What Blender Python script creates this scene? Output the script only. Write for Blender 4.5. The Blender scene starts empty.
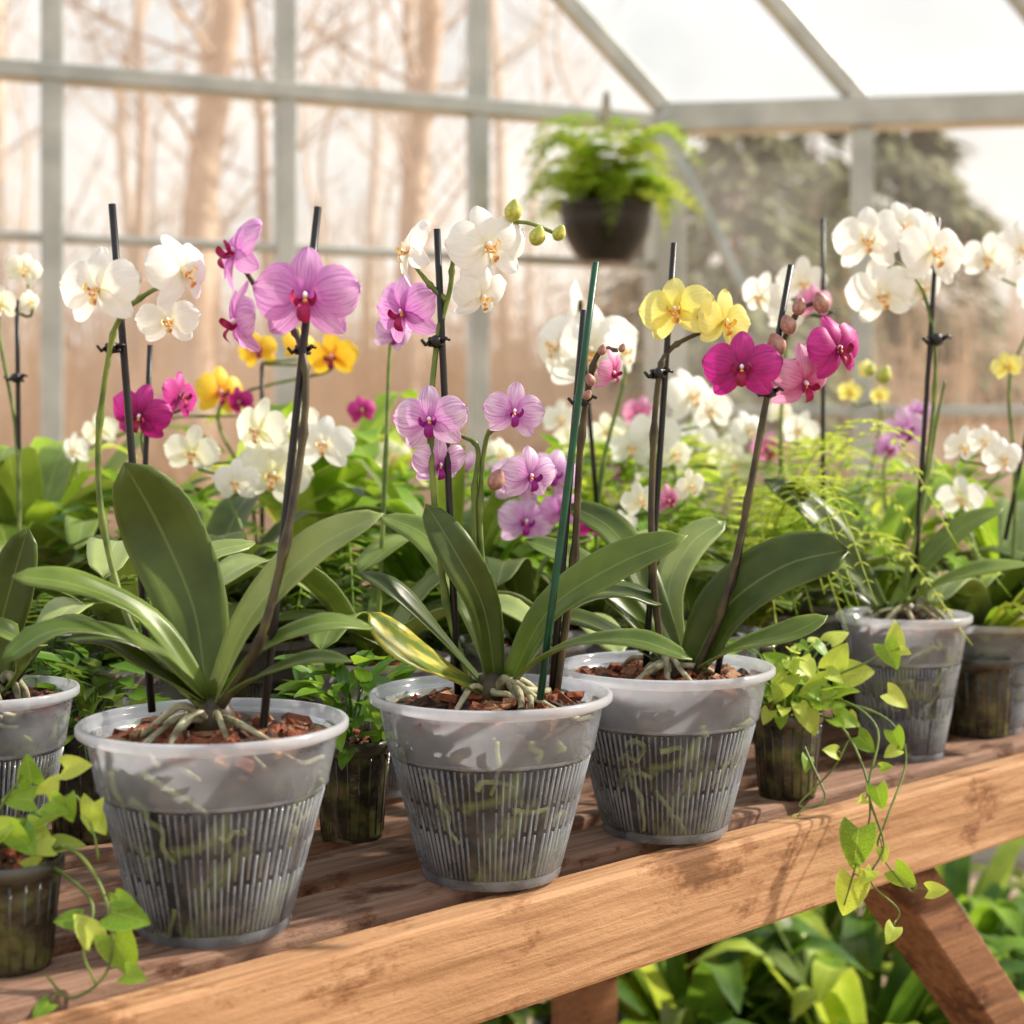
import bpy, math, random
from mathutils import Vector, Matrix, noise
random.seed(11)
R = random.random
def U(a,b): return a+(b-a)*random.random()
V = Vector
F=1500.0; CZ=1.065; BT=0.80
def at(px,py,Y): return V(((px-512)/F*Y, Y, CZ+(450-py)/F*Y))
scene=bpy.context.scene
COL=scene.collection

# ---------------------------------------------------------------- materials
def srgb(r,g,b):
    def c(x):
        x/=255.0
        return x/12.92 if x<=0.04045 else ((x+0.055)/1.055)**2.4
    return (c(r),c(g),c(b),1)
def newmat(name):
    m=bpy.data.materials.new(name); m.use_nodes=True
    nt=m.node_tree; nt.nodes.clear()
    out=nt.nodes.new('ShaderNodeOutputMaterial')
    return m,nt,out
def N(nt,t,**kw):
    n=nt.nodes.new(t)
    for k,v in kw.items():
        if k in n.inputs.keys(): n.inputs[k].default_value=v
        else: setattr(n,k,v)
    return n
def ramp(nt,stops):
    r=nt.nodes.new('ShaderNodeValToRGB')
    e=r.color_ramp.elements
    while len(e)<len(stops): e.new(0.5)
    for i,(p,c) in enumerate(stops):
        e[i].position=p; e[i].color=c
    return r
def noisy(name,stops,scale=8,rough=0.6,detail=4,stretch=None,bump=0.0,spec=0.4,metal=0,coord='Object',bscale=None,trans=0.0):
    m,nt,out=newmat(name); L=nt.links.new
    tc=N(nt,'ShaderNodeTexCoord'); mp=N(nt,'ShaderNodeMapping')
    L(tc.outputs[coord],mp.inputs['Vector'])
    if stretch: mp.inputs['Scale'].default_value=stretch
    nz=N(nt,'ShaderNodeTexNoise',Scale=scale,Detail=detail)
    L(mp.outputs[0],nz.inputs['Vector'])
    r=ramp(nt,stops); L(nz.outputs['Fac'],r.inputs[0])
    p=N(nt,'ShaderNodeBsdfPrincipled',Roughness=rough,Metallic=metal)
    p.inputs['Specular IOR Level'].default_value=spec
    L(r.outputs[0],p.inputs['Base Color'])
    if bump:
        b=N(nt,'ShaderNodeBump',Strength=bump); b.inputs['Distance'].default_value=0.01
        n2=N(nt,'ShaderNodeTexNoise',Scale=bscale or scale*2,Detail=5); L(mp.outputs[0],n2.inputs['Vector'])
        L(n2.outputs['Fac'],b.inputs['Height']); L(b.outputs[0],p.inputs['Normal'])
    if trans>0:
        t=N(nt,'ShaderNodeBsdfTranslucent'); L(r.outputs[0],t.inputs[0])
        mx=N(nt,'ShaderNodeMixShader',Fac=trans); L(p.outputs[0],mx.inputs[1]); L(t.outputs[0],mx.inputs[2]); L(mx.outputs[0],out.inputs[0])
    else: L(p.outputs[0],out.inputs[0])
    return m
def leafmat(name,a,b,mid,rough=0.38,trans=0.25,tip=None):
    m,nt,out=newmat(name); L=nt.links.new
    uv=N(nt,'ShaderNodeUVMap'); sep=N(nt,'ShaderNodeSeparateXYZ'); L(uv.outputs[0],sep.inputs[0])
    tc=N(nt,'ShaderNodeTexCoord')
    nz=N(nt,'ShaderNodeTexNoise',Scale=26,Detail=5); L(tc.outputs['Object'],nz.inputs['Vector'])
    oi=N(nt,'ShaderNodeObjectInfo')
    aa=N(nt,'ShaderNodeMath',operation='MULTIPLY_ADD'); L(oi.outputs['Random'],aa.inputs[0]); aa.inputs[1].default_value=0.24; aa.inputs[2].default_value=-0.12
    a2=N(nt,'ShaderNodeMath',operation='ADD'); L(nz.outputs['Fac'],a2.inputs[0]); L(aa.outputs[0],a2.inputs[1])
    r=ramp(nt,[(0.3,a),(0.7,b)]); L(a2.outputs[0],r.inputs[0])
    s=N(nt,'ShaderNodeMath',operation='SUBTRACT'); L(sep.outputs[0],s.inputs[0]); s.inputs[1].default_value=0.5
    ab=N(nt,'ShaderNodeMath',operation='ABSOLUTE'); L(s.outputs[0],ab.inputs[0])
    rr=ramp(nt,[(0.0,(1,1,1,1)),(0.03,(0,0,0,1)),(0.44,(0,0,0,1)),(0.5,(.6,.6,.6,1))]); L(ab.outputs[0],rr.inputs[0])
    mu=N(nt,'ShaderNodeMath',operation='MULTIPLY'); L(rr.outputs[0],mu.inputs[0]); mu.inputs[1].default_value=0.5
    mx=N(nt,'ShaderNodeMixRGB'); L(mu.outputs[0],mx.inputs[0]); L(r.outputs[0],mx.inputs[1]); mx.inputs[2].default_value=mid
    if tip:
        n7=N(nt,'ShaderNodeTexNoise',Scale=3.5,Detail=3); L(uv.outputs[0],n7.inputs['Vector'])
        r7=ramp(nt,[(0.46,(0,0,0,1)),(0.60,(1,1,1,1))]); L(n7.outputs['Fac'],r7.inputs[0])
        mt=N(nt,'ShaderNodeMixRGB'); L(r7.outputs[0],mt.inputs[0]); L(mx.outputs[0],mt.inputs[1]); mt.inputs[2].default_value=tip; mx=mt
    mp=N(nt,'ShaderNodeMapping'); mp.inputs['Scale'].default_value=(40,2.5,1); L(uv.outputs[0],mp.inputs[0])
    n2=N(nt,'ShaderNodeTexNoise',Scale=1.0,Detail=2); L(mp.outputs[0],n2.inputs['Vector'])
    bp=N(nt,'ShaderNodeBump',Strength=0.12); bp.inputs['Distance'].default_value=0.001; L(n2.outputs['Fac'],bp.inputs['Height'])
    p=N(nt,'ShaderNodeBsdfPrincipled',Roughness=rough); p.inputs['Specular IOR Level'].default_value=0.42
    L(mx.outputs[0],p.inputs['Base Color']); L(bp.outputs[0],p.inputs['Normal'])
    t=N(nt,'ShaderNodeBsdfTranslucent')
    br=N(nt,'ShaderNodeMixRGB',blend_type='MULTIPLY'); br.inputs[0].default_value=1; L(mx.outputs[0],br.inputs[1]); br.inputs[2].default_value=(1.0,1.0,0.3,1)
    g=N(nt,'ShaderNodeGamma',Gamma=0.7); L(br.outputs[0],g.inputs[0]); L(g.outputs[0],t.inputs[0])
    ms=N(nt,'ShaderNodeMixShader',Fac=trans); L(p.outputs[0],ms.inputs[1]); L(t.outputs[0],ms.inputs[2]); L(ms.outputs[0],out.inputs[0])
    return m
def petalmat(name,center,midc,edge,vein,vs=0.35,trans=0.35):
    m,nt,out=newmat(name); L=nt.links.new
    uv=N(nt,'ShaderNodeUVMap'); sep=N(nt,'ShaderNodeSeparateXYZ'); L(uv.outputs[0],sep.inputs[0])
    r=ramp(nt,[(0.02,center),(0.3,midc),(0.8,edge)]); L(sep.outputs[1],r.inputs[0])
    mp=N(nt,'ShaderNodeMapping'); mp.inputs['Scale'].default_value=(16,1.6,1); L(uv.outputs[0],mp.inputs[0])
    nz=N(nt,'ShaderNodeTexNoise',Scale=1.0,Detail=3); L(mp.outputs[0],nz.inputs['Vector'])
    r2=ramp(nt,[(0.48,(0,0,0,1)),(0.62,(1,1,1,1))]); L(nz.outputs['Fac'],r2.inputs[0])
    mu=N(nt,'ShaderNodeMath',operation='MULTIPLY'); L(r2.outputs[0],mu.inputs[0]); mu.inputs[1].default_value=vs
    mx=N(nt,'ShaderNodeMixRGB'); L(mu.outputs[0],mx.inputs[0]); L(r.outputs[0],mx.inputs[1]); mx.inputs[2].default_value=vein
    p=N(nt,'ShaderNodeBsdfPrincipled',Roughness=0.5); L(mx.outputs[0],p.inputs['Base Color'])
    bp=N(nt,'ShaderNodeBump',Strength=0.2); bp.inputs['Distance'].default_value=0.001; L(nz.outputs['Fac'],bp.inputs['Height']); L(bp.outputs[0],p.inputs['Normal'])
    t=N(nt,'ShaderNodeBsdfTranslucent'); L(mx.outputs[0],t.inputs[0])
    ms=N(nt,'ShaderNodeMixShader',Fac=trans); L(p.outputs[0],ms.inputs[1]); L(t.outputs[0],ms.inputs[2]); L(ms.outputs[0],out.inputs[0])
    return m
def clearmat(name,color,op_lo,op_hi,scale=40,rough=0.3,fr=.4):
    m,nt,out=newmat(name); L=nt.links.new
    tc=N(nt,'ShaderNodeTexCoord'); nz=N(nt,'ShaderNodeTexNoise',Scale=scale,Detail=4); L(tc.outputs['Object'],nz.inputs['Vector'])
    mr=N(nt,'ShaderNodeMapRange'); L(nz.outputs['Fac'],mr.inputs[0]); mr.inputs[1].default_value=0.35; mr.inputs[2].default_value=0.65
    mr.inputs[3].default_value=op_lo; mr.inputs[4].default_value=op_hi
    p=N(nt,'ShaderNodeBsdfPrincipled',Roughness=rough); p.inputs['Base Color'].default_value=color
    tl=N(nt,'ShaderNodeBsdfTranslucent'); tl.inputs[0].default_value=color
    mm=N(nt,'ShaderNodeMixShader',Fac=0.5); L(p.outputs[0],mm.inputs[1]); L(tl.outputs[0],mm.inputs[2])
    t=N(nt,'ShaderNodeBsdfTransparent'); t.inputs[0].default_value=(.97,.98,1,1)
    ms=N(nt,'ShaderNodeMixShader'); L(mr.outputs[0],ms.inputs[0]); L(t.outputs[0],ms.inputs[1]); L(mm.outputs[0],ms.inputs[2])
    gl=N(nt,'ShaderNodeBsdfGlossy',Roughness=0.08); lw=N(nt,'ShaderNodeLayerWeight',Blend=0.3)
    m2=N(nt,'ShaderNodeMath',operation='MULTIPLY'); L(lw.outputs['Fresnel'],m2.inputs[0]); m2.inputs[1].default_value=fr
    mf=N(nt,'ShaderNodeMixShader'); L(m2.outputs[0],mf.inputs[0]); L(ms.outputs[0],mf.inputs[1]); L(gl.outputs[0],mf.inputs[2]); L(mf.outputs[0],out.inputs[0])
    return m
def barkmix(name):
    m,nt,out=newmat(name); L=nt.links.new
    tc=N(nt,'ShaderNodeTexCoord'); nz=N(nt,'ShaderNodeTexNoise',Scale=60,Detail=3); L(tc.outputs['Object'],nz.inputs['Vector'])
    mxv=N(nt,'ShaderNodeMixRGB'); mxv.inputs[0].default_value=0.025; L(tc.outputs['Object'],mxv.inputs[1]); L(nz.outputs['Color'],mxv.inputs[2])
    vo=N(nt,'ShaderNodeTexVoronoi',Scale=80); L(mxv.outputs[0],vo.inputs['Vector'])
    sp=N(nt,'ShaderNodeSeparateXYZ'); L(vo.outputs['Color'],sp.inputs[0])
    r=ramp(nt,[(0.0,W(16,14,15)),(0.3,W(44,38,38)),(0.55,W(84,62,52)),(0.75,W(112,98,80)),(0.9,W(130,136,86)),(1.0,W(66,44,34))]); L(sp.outputs[0],r.inputs[0])
    r2=ramp(nt,[(0.0,(1,1,1,1)),(0.7,(.12,.11,.11,1))]); L(vo.outputs['Distance'],r2.inputs[0])
    mu=N(nt,'ShaderNodeMixRGB',blend_type='MULTIPLY'); mu.inputs[0].default_value=1; L(r.outputs[0],mu.inputs[1]); L(r2.outputs[0],mu.inputs[2])
    n5=N(nt,'ShaderNodeTexNoise',Scale=28,Detail=4,Distortion=1.5); L(tc.outputs['Object'],n5.inputs['Vector'])
    r5=ramp(nt,[(0.54,(0,0,0,1)),(0.66,(.8,.8,.8,1))]); L(n5.outputs['Fac'],r5.inputs[0])
    mg=N(nt,'ShaderNodeMixRGB'); L(r5.outputs[0],mg.inputs[0]); L(mu.outputs[0],mg.inputs[1]); mg.inputs[2].default_value=W(118,130,62)
    p=N(nt,'ShaderNodeBsdfPrincipled',Roughness=0.8); L(mg.outputs[0],p.inputs['Base Color']); L(p.outputs[0],out.inputs[0])
    return m
W=srgb
M={}
M['leaf_dark']=leafmat('leaf_dark',srgb(50,68,18),srgb(86,104,36),srgb(140,156,90),0.36,0.3)
M['leaf_mid']=leafmat('leaf_mid',srgb(76,98,32),srgb(118,140,58),srgb(165,180,108),0.36,0.32)
M['leaf_pale']=leafmat('leaf_pale',srgb(116,136,72),srgb(158,172,106),srgb(190,202,146),0.34,0.3)
M['leaf_olive']=leafmat('leaf_olive',srgb(76,100,28),srgb(112,130,42),srgb(150,160,70),0.38,0.3,srgb(196,182,70))
M['leaf_bright']=leafmat('leaf_bright',srgb(92,136,30),srgb(148,182,54),srgb(190,212,110),0.42,0.45)
M['leaf_lime']=leafmat('leaf_lime',srgb(154,184,58),srgb(206,216,98),srgb(225,232,140),0.42,0.45)
M['leaf_bushy']=leafmat('leaf_bushy',srgb(58,96,26),srgb(104,144,48),srgb(140,170,80),0.42,0.4)
P={}
P['white']=(petalmat('petal_white',W(238,236,200),W(248,246,238),W(250,249,246),W(232,228,218),0.35,0.42),'lip_white')
P['cream']=(petalmat('petal_cream',W(232,232,160),W(246,244,222),W(250,248,235),W(232,232,195),0.3,0.45),'lip_white')
P['orchid']=(petalmat('petal_orchid',W(176,56,160),W(212,134,206),W(232,176,226),W(176,84,178),0.6,0.35),'lip_magenta')
P['lilac']=(petalmat('petal_lilac',W(182,64,166),W(224,168,222),W(240,214,240),W(192,100,192),0.65,0.4),'lip_purple')
P['magenta']=(petalmat('petal_magenta',W(130,6,80),W(174,16,118),W(202,46,150),W(118,0,80),0.5,0.3),'lip_crimson')
P['pink']=(petalmat('petal_pink',W(194,60,138),W(222,122,176),W(234,172,206),W(184,64,132),0.5,0.4),'lip_magenta')
P['yellow']=(petalmat('petal_yellow',W(220,200,60),W(240,230,118),W(246,238,152),W(222,210,86),0.35,0.4),'lip_gold')
P['gold']=(petalmat('petal_gold',W(225,120,30),W(246,196,40),W(250,214,66),W(235,160,30),0.4,0.4),'lip_crimson')
M['lip_white']=noisy('lip_white',[(0.40,W(248,236,205)),(0.52,W(240,200,110)),(0.62,W(180,80,90))],7)
M['lip_gold']=noisy('lip_gold',[(0.4,W(240,205,90)),(0.6,W(205,120,60))],7)
M['lip_magenta']=noisy('lip_magenta',[(0.35,W(128,4,66)),(0.65,W(180,20,92))],6)
M['lip_purple']=noisy('lip_purple',[(0.35,W(112,10,110)),(0.65,W(158,18,130))],6)
M['lip_crimson']=noisy('lip_crimson',[(0.35,W(110,5,46)),(0.65,W(172,16,76))],6)
M['callus']=noisy('callus_yellow',[(0.4,W(244,205,90)),(0.6,W(225,140,50))],12)
M['column']=noisy('column_pale',[(0.4,W(250,240,235)),(0.6,W(235,200,225))],8)
M['bud_green']=noisy('bud_green',[(0.35,W(150,160,60)),(0.65,W(205,205,110))],3,0.45)
M['bud_pink']=noisy('bud_pink',[(0.35,W(140,96,92)),(0.65,W(186,146,130))],3,0.45)
M['stem_green']=noisy('stem_green',[(0.35,W(72,94,34)),(0.65,W(118,134,62))],60,0.5)
M['stem_dark']=noisy('stem_dark',[(0.35,W(44,34,24)),(0.65,W(78,70,38))],60,0.5)
M['stake_black']=noisy('stake_black',[(0.3,W(14,13,15)),(0.7,W(28,26,27))],80,0.4)
M['stake_green']=noisy('stake_green',[(0.3,W(6,56,38)),(0.7,W(16,78,52))],80,0.35)
M['clip']=noisy('clip_black',[(0.3,W(14,14,16)),(0.7,W(28,28,30))],90,0.35)
M['bark1']=noisy('bark_red',[(0.3,W(84,42,26)),(0.7,W(142,78,48))],120,0.85,bump=0.5)
M['bark2']=noisy('bark_dark',[(0.3,W(38,24,18)),(0.7,W(76,48,32))],120,0.85,bump=0.5)
M['bark3']=noisy('bark_tan',[(0.3,W(112,76,52)),(0.7,W(162,120,86))],120,0.85,bump=0.5)
M['root']=noisy('root_silver',[(0.32,W(96,88,62)),(0.5,W(146,142,112)),(0.68,W(184,180,150))],90,0.65,bump=.2)
M['root_green']=noisy('root_green',[(0.35,W(100,108,54)),(0.65,W(160,166,100))],60,0.6)
M['mix_in']=barkmix('potting_mix_packed')
M['plastic']=clearmat('plastic_frosted',W(218,224,236),0.28,0.46,18,0.18)
M['plastic_low']=clearmat('plastic_clear_lower',W(186,192,204),0.06,0.20,40,0.2)
M['plastic_rim']=clearmat('plastic_rim',W(232,235,242),0.55,0.75,30,0.2)
M['plastic_rib']=clearmat('plastic_rib',W(196,200,208),0.22,0.55,50,0.25)
M['pot_dark']=noisy('pot_smoky',[(0.35,W(26,26,20)),(0.52,W(52,48,34)),(0.62,W(78,82,44)),(0.7,W(100,80,54))],55,0.2,bump=0.15,spec=0.6)
M['pot_rim_dark']=noisy('pot_smoky_rim',[(0.35,W(46,46,40)),(0.65,W(76,72,62))],55,0.25,spec=0.6)
M['basket']=noisy('basket_black',[(0.35,W(16,16,14)),(0.65,W(34,30,26))],30,0.3)
M['wire']=noisy('wire_steel',[(0.3,W(90,88,84)),(0.7,W(130,126,120))],60,0.4,metal=0.6)

def woodmat(name,c1,c2,c3,c4,rough=.75,wear=.85):
    m,nt,out=newmat(name); L=nt.links.new
    tc=N(nt,'ShaderNodeTexCoord'); oi=N(nt,'ShaderNodeObjectInfo')
    ad=N(nt,'ShaderNodeVectorMath',operation='ADD'); L(tc.outputs['Object'],ad.inputs[0])
    sc=N(nt,'ShaderNodeVectorMath',operation='SCALE'); cb=N(nt,'ShaderNodeCombineXYZ'); L(oi.outputs['Random'],cb.inputs[0]); L(oi.outputs['Random'],cb.inputs[1])
    L(cb.outputs[0],sc.inputs[0]); sc.inputs['Scale'].default_value=9.0; L(sc.outputs[0],ad.inputs[1])
    mp=N(nt,'ShaderNodeMapping'); mp.inputs['Scale'].default_value=(3.2,70,70); L(ad.outputs[0],mp.inputs[0])
    n1=N(nt,'ShaderNodeTexNoise',Scale=2.4,Detail=10,Distortion=0.35,Roughness=0.6); L(mp.outputs[0],n1.inputs['Vector'])
    r=ramp(nt,[(0.25,c1),(0.42,c2),(0.58,c3),(0.8,c4)]); L(n1.outputs['Fac'],r.inputs[0])
    mp3=N(nt,'ShaderNodeMapping'); mp3.inputs['Scale'].default_value=(1,2.0,2.0); L(ad.outputs[0],mp3.inputs[0])
    n3=N(nt,'ShaderNodeTexNoise',Scale=12,Detail=8,Roughness=0.7); L(mp3.outputs[0],n3.inputs['Vector'])
    r3=ramp(nt,[(0.37,(0.26,0.17,0.12,1)),(0.42,(.62,.5,.42,1)),(0.47,(1,1,1,1))]); L(n3.outputs['Fac'],r3.inputs[0])
    mx=N(nt,'ShaderNodeMixRGB',blend_type='MULTIPLY'); mx.inputs[0].default_value=wear; L(r.outputs[0],mx.inputs[1]); L(r3.outputs[0],mx.inputs[2])
    hs=N(nt,'ShaderNodeHueSaturation'); mr=N(nt,'ShaderNodeMapRange'); L(oi.outputs['Random'],mr.inputs[0]); mr.inputs[3].default_value=.82; mr.inputs[4].default_value=1.1
    L(mr.outputs[0],hs.inputs['Value']); L(mx.outputs[0],hs.inputs['Color'])
    p=N(nt,'ShaderNodeBsdfPrincipled',Roughness=rough); p.inputs['Specular IOR Level'].default_value=0.25; L(hs.outputs[0],p.inputs['Base Color'])
    bp=N(nt,'ShaderNodeBump',Strength=0.5); bp.inputs['Distance'].default_value=0.002; L(n1.outputs['Fac'],bp.inputs['Height'])
    b2=N(nt,'ShaderNodeBump',Strength=0.7); b2.inputs['Distance'].default_value=0.004; L(n3.outputs['Fac'],b2.inputs['Height']); L(bp.outputs[0],b2.inputs['Normal']); L(b2.outputs[0],p.inputs['Normal'])
    L(p.outputs[0],out.inputs[0]); return m
M['wood']=woodmat('bench_wood',W(134,98,66),W(164,122,86),W(184,142,104),W(202,164,128),wear=.75)
M['wood_top']=woodmat('bench_wood_weathered',W(92,68,54),W(116,88,72),W(138,108,90),W(160,132,112),wear=1.0)
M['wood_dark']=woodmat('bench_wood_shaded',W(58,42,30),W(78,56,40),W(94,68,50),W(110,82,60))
M['wood_red']=woodmat('bench_wood_leg',W(90,60,40),W(118,80,54),W(138,96,66),W(156,112,80))
M['metal']=noisy('frame_aluminium',[(0.3,W(158,160,154)),(0.7,W(190,190,182))],9,0.32,metal=0.3)
M['floor']=noisy('gravel_floor',[(0.3,W(96,80,62)),(0.5,W(150,128,102)),(0.7,W(184,164,138))],30,0.9,bump=0.4)
M['ground']=noisy('leaf_litter',[(0.3,W(164,130,100)),(0.5,W(190,160,128)),(0.7,W(206,182,154))],1.2,0.95,coord='Object')
M['tree']=noisy('tree_bark',[(0.3,W(182,158,138)),(0.7,W(208,186,166))],3,0.9)  # pale tones paint distance haze into the bark, stronger on the far trees
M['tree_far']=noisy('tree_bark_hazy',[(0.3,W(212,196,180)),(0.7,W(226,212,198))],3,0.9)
M['brush']=noisy('brush_twigs',[(0.3,W(188,156,126)),(0.7,W(220,196,168))],0.5,0.9,trans=.3)
M['conifer']=noisy('conifer_needles',[(0.3,W(112,116,82)),(0.7,W(158,158,118))],1.2,0.9,trans=.2)
def glassmat(name,lo,hi,tint,sc=2.2,dc=(1,0.97,0.92,1)):
    m,nt,out=newmat(name); L=nt.links.new
    tc=N(nt,'ShaderNodeTexCoord'); nz=N(nt,'ShaderNodeTexNoise',Scale=sc,Detail=5,Distortion=0.4); L(tc.outputs['Object'],nz.inputs['Vector'])
    mr=N(nt,'ShaderNodeMapRange'); L(nz.outputs['Fac'],mr.inputs[0]); mr.inputs[1].default_value=0.35; mr.inputs[2].default_value=0.7
    mr.inputs[3].default_value=lo; mr.inputs[4].default_value=hi
    t=N(nt,'ShaderNodeBsdfTransparent'); t.inputs[0].default_value=tint
    d=N(nt,'ShaderNodeBsdfTranslucent'); d.inputs[0].default_value=dc
    g=N(nt,'ShaderNodeBsdfGlossy',Roughness=0.1)
    a=N(nt,'ShaderNodeMixShader',Fac=0.25); L(d.outputs[0],a.inputs[1]); L(g.outputs[0],a.inputs[2])
    ms=N(nt,'ShaderNodeMixShader'); L(mr.outputs[0],ms.inputs[0]); L(t.outputs[0],ms.inputs[1]); L(a.outputs[0],ms.inputs[2]); L(ms.outputs[0],out.inputs[0])
    return m
M['glass']=glassmat('window_glass',0.05,0.20,(0.98,0.98,0.97,1))
M['glass_roof']=glassmat('roof_glass',0.05,0.30,(0.82,0.85,0.86,1),1.6,(.95,.97,1,1))

# ---------------------------------------------------------------- mesh builder
class MB:
    def __init__(s): s.v=[]; s.f=[]; s.m=[]; s.uv=[]
    def add(s,vs,fs,mi=0,uvs=None):
        o=len(s.v); s.v+= [tuple(x) for x in vs]
        s.uv+= uvs if uvs else [(0.25,0.5)]*len(vs)
        for f in fs: s.f.append(tuple(i+o for i in f)); s.m.append(mi)
    def mesh(s,name,mats,off=V((0,0,0)),smooth=True):
        me=bpy.data.meshes.new(name)
        me.from_pydata([(x-off[0],y-off[1],z-off[2]) for x,y,z in s.v],[],s.f)
        for mt in mats: me.materials.append(mt)
        me.polygons.foreach_set('material_index',s.m)
        me.polygons.foreach_set('use_smooth',[smooth]*len(s.f))
        ul=me.uv_layers.new(name='UVMap')
        li=[0]*len(me.loops); me.loops.foreach_get('vertex_index',li)
        fl=[]
        for i in li: fl+=[s.uv[i][0],s.uv[i][1]]
        ul.data.foreach_set('uv',fl)
        me.update(); return me
def link(name,data,parent=None,mat=None,label=None,category=None,kind=None,group=None):
    o=bpy.data.objects.new(name,data); COL.objects.link(o)
    if parent: o.parent=parent
    if mat is not None: o.matrix_basis=mat
    if label: o['label']=label
    if category: o['category']=category
    if kind: o['kind']=kind
    if group: o['group']=group
    return o
def empty(name,loc,label,category,group=None):
    o=link(name,None,None,Matrix.Translation(loc),label,category,None,group)
    o.empty_display_size=0.02
    return o
def part(mb,name,mats,parent,O,smooth=True,label=None):
    return link(name,mb.mesh(name,mats,O,smooth),parent,None,label)
def smoothpath(pts,n=6):
    pts=[V(p) for p in pts]
    if len(pts)<3:
        return [pts[0].lerp(pts[1],i/n) for i in range(n+1)]
    P_=[pts[0]*2-pts[1]]+pts+[pts[-1]*2-pts[-2]]
    out=[]
    for i in range(1,len(P_)-2):
        p0,p1,p2,p3=P_[i-1:i+3]
        for k in range(n):
            t=k/n
            out.append(0.5*((2*p1)+(p2-p0)*t+(2*p0-5*p1+4*p2-p3)*t*t+(3*p1-p0-3*p2+p3)*t**3))
    out.append(pts[-1]); return out
def tube(mb,pts,r0,r1=None,segs=8,mi=0,nodes=None):
    if r1 is None: r1=r0
    n=len(pts); vs=[]; fs=[]
    T=(pts[1]-pts[0]).normalized(); a=V((0,0,1)) if abs(T.z)<0.9 else V((1,0,0))
    X=T.cross(a).normalized()
    for i,p in enumerate(pts):
        T=(pts[min(i+1,n-1)]-pts[max(i-1,0)]).normalized()
        X=(X-T*X.dot(T)).normalized(); Y=T.cross(X)
        r=r0+(r1-r0)*i/(n-1)
        if nodes and i%nodes==nodes-1: r*=1.45
        for k in range(segs):
            an=2*math.pi*k/segs
            vs.append(p+X*math.cos(an)*r+Y*math.sin(an)*r)
    for i in range(n-1):
        for k in range(segs):
            a_=i*segs+k; b=i*segs+(k+1)%segs
            fs.append((a_,b,b+segs,a_+segs))
    fs.append(tuple(range(segs-1,-1,-1))); fs.append(tuple((n-1)*segs+k for k in range(segs)))
    mb.add(vs,fs,mi)
def strap(mb,pts,width,nh,n=5,m=6,fold=0.35,mi=0,wmax=0.6,base=0.4,tipsharp=1.0,curl=0.0):
    path=smoothpath(pts,n); k=len(path); nh=V(nh).normalized(); vs=[]; uvs=[]; fs=[]; ph=U(0,6)
    for i,p in enumerate(path):
        t=i/(k-1); T=(path[min(i+1,k-1)]-path[max(i-1,0)]).normalized()
        S=T.cross(nh)
        if S.length<1e-4: S=V((1,0,0))
        S.normalize(); Nn=S.cross(T)
        if t<wmax: w=base+(1-base)*math.sin(math.pi/2*t/wmax)
        else: w=max(0.0,1-((t-wmax)/(1-wmax))**2)**(0.5*tipsharp)
        w*=width/2
        w=max(w,width*0.01)
        for j in range(m+1):
            u=j/m*2-1
            wav=0.045*width*math.sin(t*8+u*2+ph)*abs(u)
            vs.append(p+S*u*w+Nn*(fold*(abs(u)**1.3)*w*(1-0.5*t)-curl*u*u*w+wav)); uvs.append((j/m,t))
    for i in range(k-1):
        for j in range(m):
            a=i*(m+1)+j; fs.append((a,a+1,a+m+2,a+m+1))
    mb.add(vs,fs,mi,uvs)
def small(mb,b,d,nr,L,Wd,mi=0,droop=0.15):
    d=d.normalized(); S=d.cross(nr)
    if S.length<1e-4: S=V((1,0,0))
    S.normalize(); Nn=S.cross(d)
    vs=[];uvs=[];fs=[]
    for i,(t,w) in enumerate([(0,0.06),(0.28,0.85),(0.6,0.8),(0.85,0.42),(1,0.03)]):
        c=b+d*L*t-Nn*L*droop*t*t
        for j,u in enumerate((-1,0,1)):
            vs.append(c+S*u*w*Wd/2+Nn*abs(u)*w*Wd*0.18); uvs.append((j/2,t))
    for i in range(4):
        for j in range(2):
            a=i*3+j; fs.append((a,a+1,a+4,a+3))
    mb.add(vs,fs,mi,uvs)
def ellipsoid(mb,c,rx,ry,rz,mi=0,rot=None,seg=12,rings=8,point=0.0):
    vs=[];fs=[]
    for i in range(rings+1):
        ph=math.pi*i/rings
        for k in range(seg):
            th=2*math.pi*k/seg
            z=math.cos(ph); s=math.sin(ph)*(1-point*max(0,z))*(1+0.05*math.cos(3*th))
            p=V((rx*s*math.cos(th),ry*s*math.sin(th),rz*z*(1+point*0.4*max(0,z))))
            if rot: p=rot@p
            vs.append(V(c)+p)
    for i in range(rings):
        for k in range(seg):
            a=i*seg+k;b=i*seg+(k+1)%seg
            fs.append((a,a+seg,b+seg,b))
    mb.add(vs,fs,mi)
def box(mb,x0,x1,y0,y1,z0,z1,mi=0):
    vs=[(x,y,z) for x in(x0,x1) for y in(y0,y1) for z in(z0,z1)]
    mb.add(vs,[(0,1,3,2),(4,6,7,5),(0,4,5,1),(2,3,7,6),(0,2,6,4),(1,5,7,3)],mi)
def beam(mb,a,b,w,h,up=V((0,0,1)),mi=0):
    a=V(a);b=V(b);T=(b-a).normalized(); S=T.cross(up).normalized(); Up=S.cross(T)
    vs=[]
    for p in(a,b):
        for x,y in((-1,-1),(1,-1),(1,1),(-1,1)): vs.append(p+S*x*w/2+Up*y*h/2)
    mb.add(vs,[(0,1,2,3),(7,6,5,4),(0,4,5,1),(1,5,6,2),(2,6,7,3),(3,7,4,0)],mi)
def bevel(o,w=0.002,s=2):
    m=o.modifiers.new('bevel','BEVEL'); m.width=w; m.segments=s; m.limit_method='ANGLE'
def solid(o,t=0.0009):
    m=o.modifiers.new('solid','SOLIDIFY'); m.thickness=t; m.offset=0

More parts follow.
